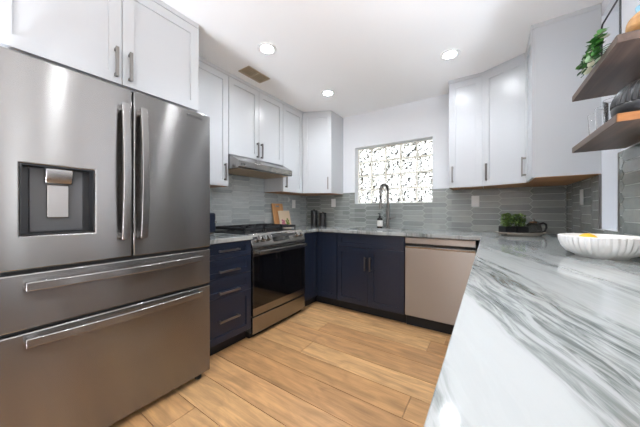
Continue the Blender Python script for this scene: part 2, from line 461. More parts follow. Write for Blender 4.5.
# outside the window: fence and shrubs that the glass breaks up
def shrub(x, y, z, r, n, sd):
    rnd = random.Random(sd); b = MB()
    for _ in range(n):
        v = Vector((rnd.gauss(0,1), rnd.gauss(0,1), rnd.gauss(0,1))).normalized()*r*rnd.random()**.4
        s = rnd.uniform(.05, .11)
        m = Matrix.Translation(v) @ Matrix.Rotation(rnd.random()*6, 4, 'X') @ Matrix.Rotation(rnd.random()*6, 4, 'Z')
        b.bm.faces.new([b.bm.verts.new(m @ Vector(p)) for p in ((-s,0,0),(0,-s*.4,.01),(s,0,0),(0,s*.4,.01))])
    b.cyl((0,0,-z), (0,0,0), .03, 6)
    return b.build('garden_shrub', 'hedge_dark')
s = shrub(-.4, 5.0, 1.1, .7, 900, 4); s.location = (-.1, 5.0, 1.1); tag(s, 'dark green shrub outside behind the glass blocks, to the right', 'shrub')
s = shrub(-1.5, 5.6, .9, .55, 420, 5); s.location = (-2.3, 5.6, .75); tag(s, 'dark green shrub outside behind the glass blocks, to the left', 'shrub')
struct(MB().box(-6, 4, YB+.2, 9, -0.3, -0.05).build('ground', 'mortar'), 'pale paved yard outside')

# ------------------------------------------------------------------ picket tile backsplash
def clip(poly, r):
    def cut(P, f, inter):
        out = []
        for i in range(len(P)):
            a, b = P[i-1], P[i]
            if f(b):
                if not f(a): out.append(inter(a, b))
                out.append(b)
            elif f(a): out.append(inter(a, b))
        return out
    u0, u1, v0, v1 = r
    for ax, val, sg in ((0,u0,1),(0,u1,-1),(1,v0,1),(1,v1,-1)):
        if not poly: return []
        poly = cut(poly, lambda p: (p[ax]-val)*sg >= -1e-9, lambda a, b: tuple(a[k]+(b[k]-a[k])*(val-a[ax])/(b[ax]-a[ax]) for k in (0,1)))
    return poly
def tiles(rects, P, nrm, seed, tilt):
    """P(u, v, t) -> world point, t outwards from the wall"""
    A, T, H, gp = 0.215, 0.028, 0.062, 0.002
    b = MB(); rnd = random.Random(seed)
    U0 = min(r[0] for r in rects); U1 = max(r[1] for r in rects); V0 = min(r[2] for r in rects); V1 = max(r[3] for r in rects)
    i = -1; u = U0-.1
    while u < U1+.4:
        v = V0 - H + (H/2 if i % 2 else 0)
        while v < V1+H:
            hx = [(u-A/2-T+gp*1.3, v), (u-A/2+gp*.3, v-H/2+gp), (u+A/2-gp*.3, v-H/2+gp), (u+A/2+T-gp*1.3, v), (u+A/2-gp*.3, v+H/2-gp), (u-A/2+gp*.3, v+H/2-gp)]
            tu, tv = rnd.gauss(0, tilt), rnd.gauss(0, tilt)
            for r in rects:
                c = clip(hx, r)
                c = [p for k, p in enumerate(c) if abs(p[0]-c[k-1][0])+abs(p[1]-c[k-1][1]) > 1e-5]
                if len(c) < 3: continue
                area = abs(sum(c[k-1][0]*c[k][1]-c[k][0]*c[k-1][1] for k in range(len(c))))/2
                if area < 2e-4: continue
                top = [b.bm.verts.new(P(p[0], p[1], .0095+(p[0]-u)*tu+(p[1]-v)*tv)) for p in c]
                bot = [b.bm.verts.new(P(p[0], p[1], .003)) for p in c]
                b.bm.faces.new(top)
                for k in range(len(c)): b.bm.faces.new((top[k-1], top[k], bot[k], bot[k-1]))
            v += H
        u += A+T; i += 1
    return b
bs = thing('tile_backsplash', 'glossy wavy grey picket tile backsplash behind the range', 'backsplash', (XL, 2.1, ZC))
rl = [(1.03, YB-.01, ZC+.001, ZU-.002), (1.507, 2.26, ZU-.002, 1.672)]
P = lambda u, v, t: (t+.0005, u-2.1, v-ZC)
tiles(rl, P, None, 1, .012).build('tiles', 'tile_glaze_wavy_lit', bs)
g = MB(); 
for r in rl: g.box(.0005, .007, r[0]-2.1, r[1]-2.1, r[2]-ZC, r[3]-ZC)
g.build('grout', 'grout', bs)
bs = thing('tile_backsplash', 'grey picket tile backsplash below the glass block window', 'backsplash', (-1, YB, ZC))
rb = [(XL+.01, WX0, ZC+.001, 1.385), (WX0, WX1, ZC+.001, WZ0-.002), (WX1, XR-.01, ZC+.001, 1.385)]
P = lambda u, v, t: (u+1, -t-.0005, v-ZC)
rb2 = [(XL+.01, -1.713, ZC+.001, ZU-.002), (-1.713, WX0, ZC+.001, 1.385), rb[1], (WX1, -.345, ZC+.001, 1.385), (-.345, XR-.01, ZC+.001, ZU-.002)]
tiles(rb2, P, None, 2, .004).build('tiles', 'tile_glaze', bs)
g = MB()
for r in rb2: g.box(r[0]+1, r[1]+1, -.007, -.0005, r[2]-ZC, r[3]-ZC)
g.build('grout', 'grout', bs)
bs = thing('tile_backsplash', 'grey picket tile backsplash on the right wall behind the white fluted bowl', 'backsplash', (XR, 2, ZC))
rr = [(NY1+.012, YB-.01, ZC+.001, ZU-.002), (NY0-.012, NY1+.012, ZC+.001, 1.018), (1.23, NY0-.012, ZC+.001, 1.447)]
P = lambda u, v, t: (-t-.0005, u-2, v-ZC)
tiles(rr, P, None, 3, .004).build('tiles', 'tile_glaze', bs)
g = MB()
for r in rr: g.box(-.007, -.0005, r[0]-2, r[1]-2, r[2]-ZC, r[3]-ZC)
g.build('grout', 'grout', bs)
struct(MB().box(XR-.0125, XR-.0005, NY1, NY1+.011, 1.02, ZU).box(XR-.0125, XR-.0005, NY0-.011, NY0, 1.02, 1.447).build('trim_3', 'nickel'), 'thin metal tile edge beside the wall recess')

# ------------------------------------------------------------------ ceiling lights and vent
def can_light(x, y, label):
    t = thing('recessed_light', label, 'ceiling light', (x, y, CEIL), 0, 'recessed ceiling lights')
    b = MB(); b.lathe([(.078, -.0005), (.076, -.006), (.054, -.007), (.048, -.002), (.046, .02), (.050, .0205), (.054, .003), (.062, -.0005)], (0,0,0), 32, closed=True)
    b.build('trim_ring', 'white_plastic', t, smooth=True)
    MB().lathe([(.0455, .004), (.0455, .012)], (0,0,0), 32).build('lens', 'lamp_lens', t)
    l = bpy.data.lights.new('can_beam', 'SPOT'); l.energy = CAN_W; l.spot_size = math.radians(125); l.spot_blend = 1.0; l.shadow_soft_size = .045
    l.color = (0.90, 0.97, 1.07)
    lo_ = bpy.data.objects.new('can_beam', l); COL.objects.link(lo_); lo_.parent = t; lo_.location = (0, 0, -.002)
    return t
def uplighter(x, y, label):  # added fill light, out of view, aimed up to brighten the ceiling
    t = thing('fill_uplight', label, 'fill light', (x, y, 0), 0, 'added fill lights out of view')
    MB().lathe([(.09,0),(.09,.19),(.082,.19),(.082,.02)], seg=32).build('housing', 'dark_steel', t, smooth=True)
    MB().cyl((0,0,.0205), (0,0,.03), .075, 24).build('lens', 'white_plastic', t)
    l = bpy.data.lights.new('fill_beam', 'SPOT'); l.energy = FILL_W; l.color = (0.88, 0.97, 1.10); l.spot_size = math.radians(150); l.spot_blend = .6; l.shadow_soft_size = .16
    lo_ = bpy.data.objects.new('fill_beam', l); COL.objects.link(lo_); lo_.parent = t; lo_.location = (0, 0, .192); lo_.rotation_euler = (PI, 0, 0)
uplighter(-1.22, -.70, 'unseen fill light added near the left wall behind the camera')
uplighter(1.15, -.1, 'unseen fill light added in the open room beyond the worktop')
LL = ['round recessed ceiling light nearest the ceiling vent', 'round recessed ceiling light in front of the left corner cabinet, farthest back', 'round recessed ceiling light in front of the right upper cabinets', 'round recessed ceiling light over the right worktop', 'round recessed ceiling light nearly above the camera', 'round recessed ceiling light in the aisle behind the camera']
for i, (x, y) in enumerate(LIGHTS):
    can_light(x, y, LL[i] if i < 6 else 'round recessed ceiling light in the open room behind the kitchen')
v = thing('air_vent', 'rectangular louvred ceiling air vent, tan and dusty, beside the upper cabinets', 'vent', ((VENT[0]+VENT[1])/2, (VENT[2]+VENT[3])/2, CEIL))
hx, hy = .075, .135
MB().plate(-hx, hx, -hy, hy, -.008, -.0005, [(-hx+.014, hx-.014, -hy+.014, hy-.014)]).build('frame', 'vent_metal', v, bevel=.002)
MB().box(-hx+.014, hx-.014, -hy+.014, hy-.014, -.0025, -.0005).build('backing', 'vent_dark', v)
b = MB()
for k in range(5):
    xx = -hx+.03+k*.0225
    b.obox((xx, 0, -.0065), (.014, 2*hy-.03, .0015), Matrix.Rotation(.45, 3, 'Y'))
b.box(-hx+.012, hx-.012, -.002, .002, -.0075, -.004)
b.build('slats', 'vent_slat', v)

# ------------------------------------------------------------------ cabinets (local: x along, front at y = 0 facing -y)
def pull(parent, x, z, length, vertical=True, y=0.0, out=.032, name='handle'):
    b = MB(); h = length/2; t = .0075
    if vertical:
        b.box(x-t, x+t, y-out, y-out+.010, z-h, z+h)
        for s in (-1, 1): b.box(x-t, x+t, y-out+.008, y-.0002, z+s*(h-.012)-t, z+s*(h-.012)+t)
    else:
        b.box(x-h, x+h, y-out, y-out+.010, z-t, z+t)
        for s in (-1, 1): b.box(x+s*(h-.012)-t, x+s*(h-.012)+t, y-out+.008, y-.0002, z-t, z+t)
    return b.build(name, 'nickel', parent, bevel=.001)
def shaker(parent, x0, x1, z0, z1, mat, name='door', rail=.057, th=.019, y=0.0):
    """frame and recessed panel, front face at y - th"""
    b = MB()
    r = min(rail, (z1-z0)*.3)
    b.plate(x0, x1, z0, z1, y-th, y, [(x0+rail, x1-rail, z0+r, z1-r)], 'y')
    b.box(x0+rail-.004, x1-rail+.004, y-th+.0105, y-.002, z0+r-.004, z1-r+.004)
    return b.build(name, mat, parent, bevel=.0015)
def upper(label, loc, rotz, width, z0, doors, depth, name='wall_cabinet', ztop=ZUT, under='cabinet_underside'):
    """doors: list of (x0, x1, handle_x or None)"""
    t = thing(name, label, 'cabinet', (loc[0], loc[1], z0), rotz)
    h = ztop-z0
    MB().box(0.0005, width-.0005, .019, depth-.001, .004, h).build('body', 'white_lacquer', t)
    MB().box(0.002, width-.002, .021, depth-.002, 0, .0038).build('underside', under, t, label='warm wood underside' if under != 'white_lacquer' else None)
    for x0, x1, hxx, hz in doors:
        d = shaker(t, x0+.002, x1-.002, .002, h-.002, 'white_lacquer', y=.019)
        if hxx is not None: pull(d, hxx, hz, .16)
    return t
def crown(name, pts_h, label):
    b = MB()
    for x0, x1, y0, y1 in pts_h: b.box(x0, x1, y0, y1, ZUT+.0005, CEIL-.0005)
    return b
DL = XU-XL   # upper depth
L90 = PI/2
# over the fridge
FC = -1.70
upper('wide white double door cabinet above the refrigerator', (FC, .105), L90, .90, 1.835,
      [(0, .45, .42, .11), (.45, .90, .485, .11)], FC-XL, name='fridge_top_cabinet', under='white_lacquer')
upper('white single door wall cabinet between the refrigerator and range hood', (XU, 1.035), L90, .467, ZU, [(0, .467, .425, .13)], DL)
upper('short white double door wall cabinet above the range hood', (XU, 1.505), L90, .757, 1.675, [(0, .3785, .35, .10), (.3785, .757, .407, .10)], DL)
upper('narrow white wall cabinet right of the range hood', (XU, 2.265), L90, .386, ZU, [(0, .386, .042, .13)], DL)
# left corner cabinet with a canted door
def corner_cab(label, foot, a, b_, hx_from_a, hz, name='corner_wall_cabinet'):
    """foot: outline (world xy), canted door from a to b_ (facing the room)"""
    o = Vector((foot[0][0], foot[0][1], ZU))
    t = thing(name, label, 'cabinet', o)
    MB().prism([(p[0]-o.x, p[1]-o.y) for p in foot], 'z', .004, ZUT-ZU).build('body', 'white_lacquer', t)
    c = Vector((sum(p[0] for p in foot)/len(foot), sum(p[1] for p in foot)/len(foot)))
    MB().prism([((p[0]-c.x)*.985+c.x-o.x, (p[1]-c.y)*.985+c.y-o.y) for p in foot], 'z', 0, .0038).build('underside', 'cabinet_underside', t, label='warm wood underside')
    a, b_ = Vector(a), Vector(b_); ln = (b_-a).length; ang = math.atan2(b_.y-a.y, b_.x-a.x)
    d = shaker(t, .0015, ln-.0015, .002, ZUT-ZU-.002, 'white_lacquer', y=0)
    d.location = (a.x-o.x, a.y-o.y, 0); d.rotation_euler = (0, 0, ang)
    pull(d, hx_from_a if hx_from_a > 0 else ln+hx_from_a, hz, .16)
    return t
A0 = (XU+.002, 2.655); B0 = (-1.71, 2.825)
n = Vector((B0[1]-A0[1], -(B0[0]-A0[0]))).normalized()*0.019
corner_cab('white corner wall cabinet with canted door, left of the window',
           [(XL+.001, 2.654), (XU-.018, 2.654), A0, B0, (-1.71, YB-.001), (XL+.001, YB-.001)], A0, B0, -.045, .13)
# right of the window
upper('white single door wall cabinet right of the glass block window', (-.339, YU), 0, .290, ZU, [(0, .290, .035, .13)], YB-YU)
XRU = .250
A1 = (-.046, YU+.004); B1 = (XRU+.016, 2.690)
corner_cab('white canted corner wall cabinet between right hand upper cabinets', [(-.047, YU+.02), A1, B1, (XR-.001, 2.690), (XR-.001, YB-.001), (-.047, YB-.001)], A1, B1, .038, .13)
YP = 2.318
upper('white wall cabinet with plain end panel beside the open wooden shelves', (XRU, 2.688), -L90, 2.688-YP, ZU, [(0, 2.688-YP, .042, .13)], XR-XRU)
cr = MB()
cr.box(XL+.001, XU+.002, 1.035, 2.66, ZUT+.0005, CEIL-.0005)
cr.box(XL+.001, FC+.002, .106, 1.004, ZUT+.0005, CEIL-.0005)
cr.prism([(XL+.001, 2.661), (XU+.002, 2.661), (-1.711, 2.825), (-1.711, YB-.001), (XL+.001, YB-.001)], 'z', ZUT+.0005, CEIL-.0005)
struct(cr.build('trim_4', 'white_lacquer', bevel=.002), 'white crown strip above the left upper cabinets')
cr = MB()
cr.prism([(-.341, YU-.002), (-.046, YU-.002), (XRU-.002, 2.690), (XRU-.002, YP-.001), (XR-.001, YP-.001), (XR-.001, YB-.001), (-.341, YB-.001)], 'z', ZUT+.0005, CEIL-.0005)
struct(cr.build('trim_5', 'white_lacquer', bevel=.002), 'white crown strip above the right upper cabinets')

# base cabinets
KICK = .105
def base(name, label, loc, rotz, width, depth=.60, hollow=False):
    t = thing(name, label, 'cabinet', (loc[0], loc[1], 0), rotz)
    if hollow:      # open box round the sink basin
        MB().box(.0005, .018, .02, depth, KICK, ZT-.001).box(width-.018, width-.0005, .02, depth, KICK, ZT-.001).box(.018, width-.018, .02, depth, KICK, KICK+.018).box(.018, width-.018, .02, .036, KICK+.018, ZT-.001).build('body', 'navy_lacquer', t)
    else:
        MB().box(.0005, width-.0005, .02, depth, KICK, ZT-.001).build('body', 'navy_lacquer', t)
    MB().box(.0005, width-.0005, .075, depth-.02, 0.0, KICK-.001).build('toe_kick', 'toe_kick', t, label='recessed black toe kick')
    return t
t = base('drawer_cabinet', 'navy four drawer base cabinet between the refrigerator and range', (XB, 1.035), L90, .468, .62)
for z0, z1, hz in ((.757, .880, .82), (.610, .754, .66), (.457, .607, .495), (.108, .454, .275)):
    d = shaker(t, .003, .465, z0, z1, 'navy_lacquer', name='drawer', rail=.05, y=.019)
    pull(d, .235, hz, .19, False)
# corner
t = thing('corner_base_cabinet', 'navy blind corner base cabinet between the range and sink cabinet', 'cabinet', (XB, YF, 0))
fx = 2.268-YF
MB().prism([(-.02, fx), (-.02, .02), (.272, .02), (.272, YB-YF-.02), (XL-XB+.02, YB-YF-.02), (XL-XB+.02, fx)], 'z', KICK, ZT-.001).build('body', 'navy_lacquer', t)
MB().prism([(-.075, fx), (-.075, .075), (.272, .075), (.272, .5), (XL-XB+.1, .5), (XL-XB+.1, fx)], 'z', 0, KICK-.001).build('toe_kick', 'toe_kick', t, label='recessed black toe kick')
d = shaker(t, .003, .270, .108, .880, 'navy_lacquer', y=.019)
d2 = shaker(t, .0, .255, .108, .880, 'navy_lacquer', name='side_panel', y=0.0)
d2.location = (-.019, fx+.004, 0); d2.rotation_euler = (0, 0, L90)
# sink base
t = base('sink_cabinet', 'navy double door sink base cabinet under the glass block window', (-1.456, YF), 0, .762, hollow=True)
shaker(t, .003, .759, .735, .880, 'navy_lacquer', name='false_drawer_front', y=.019)
d = shaker(t, .003, .380, .108, .731, 'navy_lacquer', y=.019); pull(d, .352, .565, .15)
d = shaker(t, .382, .759, .108, .731, 'navy_lacquer', y=.019); pull(d, .410, .565, .15)
# right run under the worktop
t = base('peninsula_cabinet', 'navy base cabinets under the right hand worktop', (-.012, 2.46), -L90, 2.76, .58)
for i in range(6):
    d = shaker(t, .05+.45*i, .05+.45*i+.447, .108, .880, 'navy_lacquer', y=.019); pull(d, .05+.45*i+(.41 if i % 2 == 0 else .04), .77, .15)

# dishwasher
t = thing('dishwasher', 'stainless steel dishwasher between the sink cabinet and right worktop', 'dishwasher', (-.690, YF, 0))
MB().box(.002, .598, .03, .60, .11, ZT-.002).build('body', 'dark_grey_plastic', t)
MB().box(.002, .598, .06, .58, .0, .109).build('toe_kick', 'toe_kick', t)
MB().box(.004, .596, -.004, .029, .115, .792).build('door', 'stainless_warm', t, bevel=.004)
MB().box(.004, .596, .002, .029, .818, .876).build('control_panel', 'stainless_warm', t, bevel=.003)
MB().box(.006, .594, .022, .029, .793, .817).build('handle_recess', 'black_plastic', t)
MB().prism([(-.004, .772), (-.009, .780), (-.009, .792), (.004, .792), (.004, .772)], 'x', .006, .594).build('handle_lip', 'handle_steel', t, bevel=.001)

# ------------------------------------------------------------------ worktops
ctl = MB().box(XL+.001, XB+.022, 1.036, 1.501, ZT, ZC).build('countertop', 'marble', bevel=.003)
tag(ctl, 'short veined marble countertop left of the range', 'countertop')
SX0, SX1, SY0, SY1 = -1.40, -.76, 2.63, 2.98
b = MB()
YE = -.32; XE = -.054
b.plate(XL+.001, XR-.001, YE, YB-.001, ZT, ZC, [(SX0, SX1, SY0, SY1), (XL-.1, XE, YE-.1, YF-.03), ])
for v in b.bm.verts: pass
# tongue beside the range end
b.box(XL+.001, XB+.022, 2.268, YF-.0302, ZT, ZC)
ct = b.build('countertop', 'marble', bevel=.003)
tag(ct, 'long L shaped white marble worktop with grey green veins', 'countertop')

# sink and faucet
t = thing('kitchen_sink', 'undermount stainless steel sink basin under the window', 'sink', ((SX0+SX1)/2, (SY0+SY1)/2, ZT))
sw, sd = (SX1-SX0)/2, (SY1-SY0)/2
b = MB()
b.plate(-sw-.02, sw+.02, -sd-.02, sd+.02, -.004, -.0005, [(-sw, sw, -sd, sd)])
b.box(-sw-.003, -sw, -sd, sd, -.21, -.003).box(sw, sw+.003, -sd, sd, -.21, -.003).box(-sw, sw, -sd-.003, -sd, -.21, -.003).box(-sw, sw, sd, sd+.003, -.21, -.003)
b.box(-sw-.003, sw+.003, -sd-.003, sd+.003, -.214, -.21)
b.build('basin', 'steel_sink', t)
MB().cyl((0,0,-.2099), (0,0,-.207), .045, 20).build('drain', 'dark_steel', t, bevel=.001)
FX, FY = -1.035, 3.055
t = thing('kitchen_faucet', 'tall brushed nickel spring faucet behind the sink', 'faucet', (FX, FY, ZC))
MB().cyl((0,0,0), (0,0,.012), .028, 24).cyl((0,0,.011), (0,0,.30), .019, 20).build('body', 'nickel', t, smooth=True)
b = MB()
R_ = .088
arc = [(0,0,.30+.02*i) for i in range(0, 8)] + [(0, -R_+R_*math.cos(a), .445+R_*math.sin(a)) for a in [PI*k/24 for k in range(25)]] + [(0, -2*R_, .445-.02*i) for i in range(1, 4)]
arc = [(p[0]-.03*min(1, -p[1]/.176), p[1], p[2]) for p in arc]
b.tube(arc, .0125, 10).build('spout_arm', 'nickel', t, smooth=True)
# coil around the arm
b = MB()
cp = []
import itertools
L_ = [0]
for i in range(1, len(arc)): L_.append(L_[-1]+(Vector(arc[i])-Vector(arc[i-1])).length)
turns = 44; N_ = turns*8
for k in range(N_+1):
    s_ = L_[-1]*k/N_; i = max(0, min(len(arc)-2, next((q for q in range(len(L_)-1) if L_[q+1] >= s_), len(arc)-2)))
    f = (s_-L_[i])/(L_[i+1]-L_[i]); p = Vector(arc[i]).lerp(Vector(arc[i+1]), f); d = (Vector(arc[i+1])-Vector(arc[i])).normalized()
    a = Vector((1,0,0)); a = (a-d*a.dot(d)).normalized(); bb = d.cross(a); th = 2*PI*turns*k/N_
    cp.append(p+(a*math.cos(th)+bb*math.sin(th))*.0145)
b.tube(cp, .0028, 5).build('coil_spring', 'nickel', t, smooth=True)
ex, ey, ez = arc[-1]
MB().cyl((ex,ey,ez+.005), (ex,ey,ez-.03), .014, 16).build('spray_collar', 'black_plastic', t, smooth=True)
MB().cyl((ex,ey,ez-.03), (ex,ey,ez-.13), .013, 16, .016).cyl((ex,ey,ez-.13), (ex,ey,ez-.15), .016, 16, .020).build('spray_head', 'nickel', t, smooth=True)
MB().tube([(0,0,.24), (ex*.5,ey*.5,.235), (ex,ey,.24)], .006, 8).build('holder_arm', 'nickel', t, smooth=True)
MB().cyl((.012,0,.12), (.045,0,.12), .014, 14).tube([(.04,0,.12), (.06,-.004,.128), (.095,-.012,.135)], .006, 8).build('lever', 'nickel', t, smooth=True)
SBX, SBY = -1.145, 3.07
t = thing('soap_bottle', 'dark soap bottle with white label behind the sink', 'bottle', (SBX, SBY, ZC))
MB().lathe([(.0,.0),(.033,.001),(.034,.006),(.034,.105),(.028,.122),(.013,.13),(.012,.142),(0,.142)][1:-1], seg=24).build('bottle_body', 'amber_glass', t, smooth=True)
b = MB(); b.lathe([(.0345,.02),(.0349,.021),(.0349,.095),(.0345,.096)], seg=24).build('label_band', 'paper_label', t, smooth=True, label='white paper label')
MB().cyl((0,0,.142), (0,0,.156), .014, 16).cyl((0,0,.156), (0,0,.178), .005, 10).box(-.008,.008,-.045,.008,.175,.185).build('pump', 'black_plastic', t, bevel=.001)

# ------------------------------------------------------------------ refrigerator
FX0, FW = -1.589, .912
t = thing('refrigerator', 'stainless french door refrigerator with ice dispenser and two lower drawers', 'refrigerator', (FX0, .110, 0), L90)
MB().box(.006, FW-.006, .075, .76, .045, 1.765).build('body', 'dark_grey_plastic', t, bevel=.004)
zt, zg = 1.78, .888
mid = .456
dh = (.062, .300, 1.028, 1.330)
ld = MB().plate(.002, mid-.003, zg, zt, 0, .068, [dh], 'y').build('door', 'stainless_door', t, bevel=.006, seg=3)
rd = MB().box(mid+.003, FW-.002, 0, .068, zg, zt).build('door', 'stainless_door', t, bevel=.006, seg=3)
dw = MB().box(.002, FW-.002, 0, .068, .640, .872).build('drawer', 'stainless_door', t, bevel=.006, seg=3)
df = MB().box(.002, FW-.002, 0, .068, .045, .626).build('drawer', 'stainless_door', t, bevel=.006, seg=3)
MB().box(.004, FW-.004, .020, .074, .873, .887).box(.004, FW-.004, .020, .074, .627, .639).box(mid-.0028, mid+.0028, .012, .074, zg, zt-.004).build('gasket', 'rubber', t)
def bowed(par, a, b_, bow, hw, ht, wdir, outdir=(0,-1,0)):
    a, b_, o = Vector(a), Vector(b_), Vector(outdir)
    pts = []
    for k in range(25):
        f = k/24; pts.append(a.lerp(b_, f)+o*(.030+bow*math.sin(PI*f)))
    m = MB().strip(pts, hw, ht, wdir)
    for f in (.03, .97):
        p = a.lerp(b_, f); d = (b_-a).normalized()
        q = p+o*.034
        sz = Vector((abs(wdir[0])*hw*1.8+abs(d.x)*.03, .036, abs(wdir[2])*hw*1.8+abs(d.z)*.03))
        m.obox((p+o*.0178), sz)
    return m.build('handle', 'handle_steel', par, bevel=.003)
bowed(ld, (.414, 0, .985), (.414, 0, 1.69), .022, .017, .008, (1,0,0))
bowed(rd, (.498, 0, .985), (.498, 0, 1.69), .022, .017, .008, (1,0,0))
bowed(dw, (.075, 0, .822), (.835, 0, .822), .020, .018, .008, (0,0,1))
bowed(df, (.075, 0, .592), (.835, 0, .592), .020, .018, .008, (0,0,1))
# dispenser
x0, x1, z0, z1 = dh
dp = MB(); e = .0015; x0 += e; x1 -= e; z0 += e; z1 -= e
dp.box(x0, x1, .067, .072, z0, z1)                      # back
dp.box(x0, x0+.004, .004, .067, z0, z1).box(x1-.004, x1, .004, .067, z0, z1).box(x0+.004, x1-.004, .004, .067, z1-.004, z1).box(x0+.004, x1-.004, .004, .067, z0, z0+.004)
dpo = dp.build('ice_dispenser', 'black_plastic', ld)
cx_ = (x0+x1)/2
MB().box(x0+.03, x1-.03, .055, .0668, z0+.012, z1-.006).build('back_panel', 'dark_grey_plastic', dpo, bevel=.003)
MB().prism([(.012, z1-.006), (.012, z1-.045), (.030, z1-.075), (.054, z1-.075), (.054, z1-.006)], 'x', cx_-.045, cx_+.045).build('spout_housing', 'handle_steel', dpo, bevel=.005, label='steel spout housing')
MB().box(cx_-.036, cx_+.036, .044, .0545, z0+.072, z1-.078).build('paddle', 'handle_steel', dpo, bevel=.003, label='bright steel paddle')
for p in ((.06, .06), (FW-.06, .06)): MB().cyl((p[0], .05, 0), (p[0], .05, .044), .02, 14).build('foot', 'rubber', t)
MB().box(.03, FW-.03, .10, .72, .02, .0445).build('base_grille', 'black_plastic', t)
# lettering
fc = bpy.data.curves.new('logo', 'FONT'); fc.body = 'SAMSUNG'; fc.size = .022; fc.extrude = .0006; fc.align_x = 'CENTER'
fo = bpy.data.objects.new('logo_text', fc); COL.objects.link(fo)
dg = bpy.context.evaluated_depsgraph_get()
lm = bpy.data.meshes.new_from_object(fo.evaluated_get(dg)); bpy.data.objects.remove(fo)
lm.materials.clear(); lm.materials.append(MATS['dark_steel'])
lo = bpy.data.objects.new('logo', lm); COL.objects.link(lo); lo.parent = rd
lo.location = (.80, -.0008, 1.737); lo.rotation_euler = (PI/2, 0, 0)

# ------------------------------------------------------------------ range and hood
RXF = -1.714
t = thing('gas_range', 'stainless slide in gas range with black oven window and cast iron grates', 'range', (RXF, 1.506, 0), L90)
RW = .756
MB().box(.004, RW-.004, .03, .63, .05, .90).build('body', 'dark_grey_plastic', t)
MB().box(.004, RW-.004, .055, .60, 0, .05).build('base', 'black_plastic', t)
od = MB().plate(.003, RW-.003, .205, .795, .0, .029, [(.004, RW-.004, .272, .728)], 'y').build('oven_door', 'stainless', t, bevel=.003)
MB().box(.0045, RW-.0045, .0005, .026, .2725, .7275).build('oven_window', 'black_glass', od)
b = MB(); b.strip([(.035+i*(RW-.07)/12, -.045-.006*math.sin(PI*i/12), .765) for i in range(13)], .016, .008, (0,0,1))
for xx in (.055, RW-.055): b.box(xx-.014, xx+.014, -.04, -.0002, .753, .777)
b.build('handle', 'handle_steel', od, bevel=.003)
MB().box(.003, RW-.003, .002, .029, .045, .192).build('drawer', 'stainless', t, bevel=.003)
cp_ = MB().prism([(.0, .800), (.0, .822), (.062, .925), (.10, .925), (.10, .800)], 'x', .0, RW).build('control_panel', 'stainless', t, bevel=.002)
nv = Vector((0, -.103, .062)).normalized()   # outward normal of the slanted face
uv = Vector((0, .062, .103)).normalized()
mid_ = Vector((0, .031, .8735))
for xx in (.075, .145, .215, RW-.125, RW-.055):
    c = Vector((xx, mid_.y, mid_.z))
    k = MB().cyl(c+nv*.0005, c+nv*.010, .031, 24).cyl(c+nv*.009, c+nv*.036, .027, 24, .025).build('knob', 'handle_steel', cp_, smooth=True)
    MB().obox(c+nv*.0375, (.005, .046, .003), Matrix((Vector((1,0,0)), uv, nv)).transposed()).build('pointer', 'dark_steel', k)
MB().obox(Vector((.39, mid_.y, mid_.z))+nv*.001, (.235, .085, .003), Matrix((Vector((1,0,0)), uv, nv)).transposed()).build('display', 'black_glass', cp_)
MB().box(0, RW, .101, .640, .901, .926).build('cooktop', 'black_enamel', t, bevel=.003)
for bx, by, br in ((.15, .24, .045), (.15, .50, .038), (.378, .37, .055), (.606, .24, .045), (.606, .50, .04)):
    m = MB().cyl((bx, by, .9265), (bx, by, .938), br, 24).build('burner', 'dark_steel', t, smooth=True)
    MB().cyl((bx, by, .9385), (bx, by, .946), br*.7, 24).build('burner_cap', 'cast_iron', m, bevel=.002)
for gx in (.015, .262, .509):
    b = MB(); gw_ = .232; y0_, y1_ = .125, .63
    for yy in (y0_, (y0_+y1_)/2, y1_-.012): b.box(gx, gx+gw_, yy, yy+.012, .952, .976)
    for xx in (gx, gx+gw_-.012): b.box(xx, xx+.012, y0_, y1_, .952, .976)
    for cy_ in (.24, .50):
        b.box(gx+gw_/2-.006, gx+gw_/2+.006, cy_-.095, cy_-.028, .956, .980).box(gx+gw_/2-.006, gx+gw_/2+.006, cy_+.028, cy_+.095, .956, .980)
        b.box(gx+.01, gx+gw_/2-.03, cy_-.006, cy_+.006, .956, .980).box(gx+gw_/2+.03, gx+gw_-.01, cy_-.006, cy_+.006, .956, .980)
    for xx in (gx, gx+gw_-.012):
        for yy in (y0_, y1_-.012): b.box(xx, xx+.012, yy, yy+.012, .9262, .952)
    b.build('grate', 'cast_iron', t, bevel=.002)
t = thing('range_hood', 'slim stainless range hood under the short cabinet above the range', 'range hood', (XU, 1.506, 1.535), L90)
HW = .756; ho = XU-XL
MB().prism([(-.146, .010), (-.146, .064), (-.135, .070), (-.004, .138), (ho-.015, .138), (ho-.015, 0), (-.135, 0)], 'x', 0, HW).build('body', 'stainless', t, bevel=.002)
MB().plate(.03, HW-.03, -.10, ho-.05, -.004, -.0005, []).build('filter', 'vent_metal', t)
MB().cyl((.04, -.1465, .037), (.04, -.152, .037), .010, 14).cyl((.07, -.1465, .037), (.07, -.152, .037), .010, 14).build('button', 'dark_steel', t)

# ------------------------------------------------------------------ outlets
def outlet(loc, rotz, label):
    t = thing('wall_outlet', label, 'outlet', loc, rotz, 'white wall outlets on the backsplash')
    MB().box(-.036, .036, -.006, -.0003, -.059, .059).build('cover_plate', 'white_plastic', t, bevel=.002)
    MB().box(-.017, .017, -.008, -.0062, -.034, .034).build('socket', 'white_plastic', t, bevel=.001)
    return t
outlet((XL+.012, 2.836, 1.235), L90, 'white outlet plate on the range wall beside the cutting boards')
outlet((-1.863, YB-.012, 1.25), 0, 'white outlet plate above the black canisters')
outlet((-.12, YB-.012, 1.235), 0, 'white outlet plate right of the window, below the right upper cabinets')
outlet((XR-.012, 2.665, 1.235), -L90, 'white outlet plate on the right wall beside the wall recess')

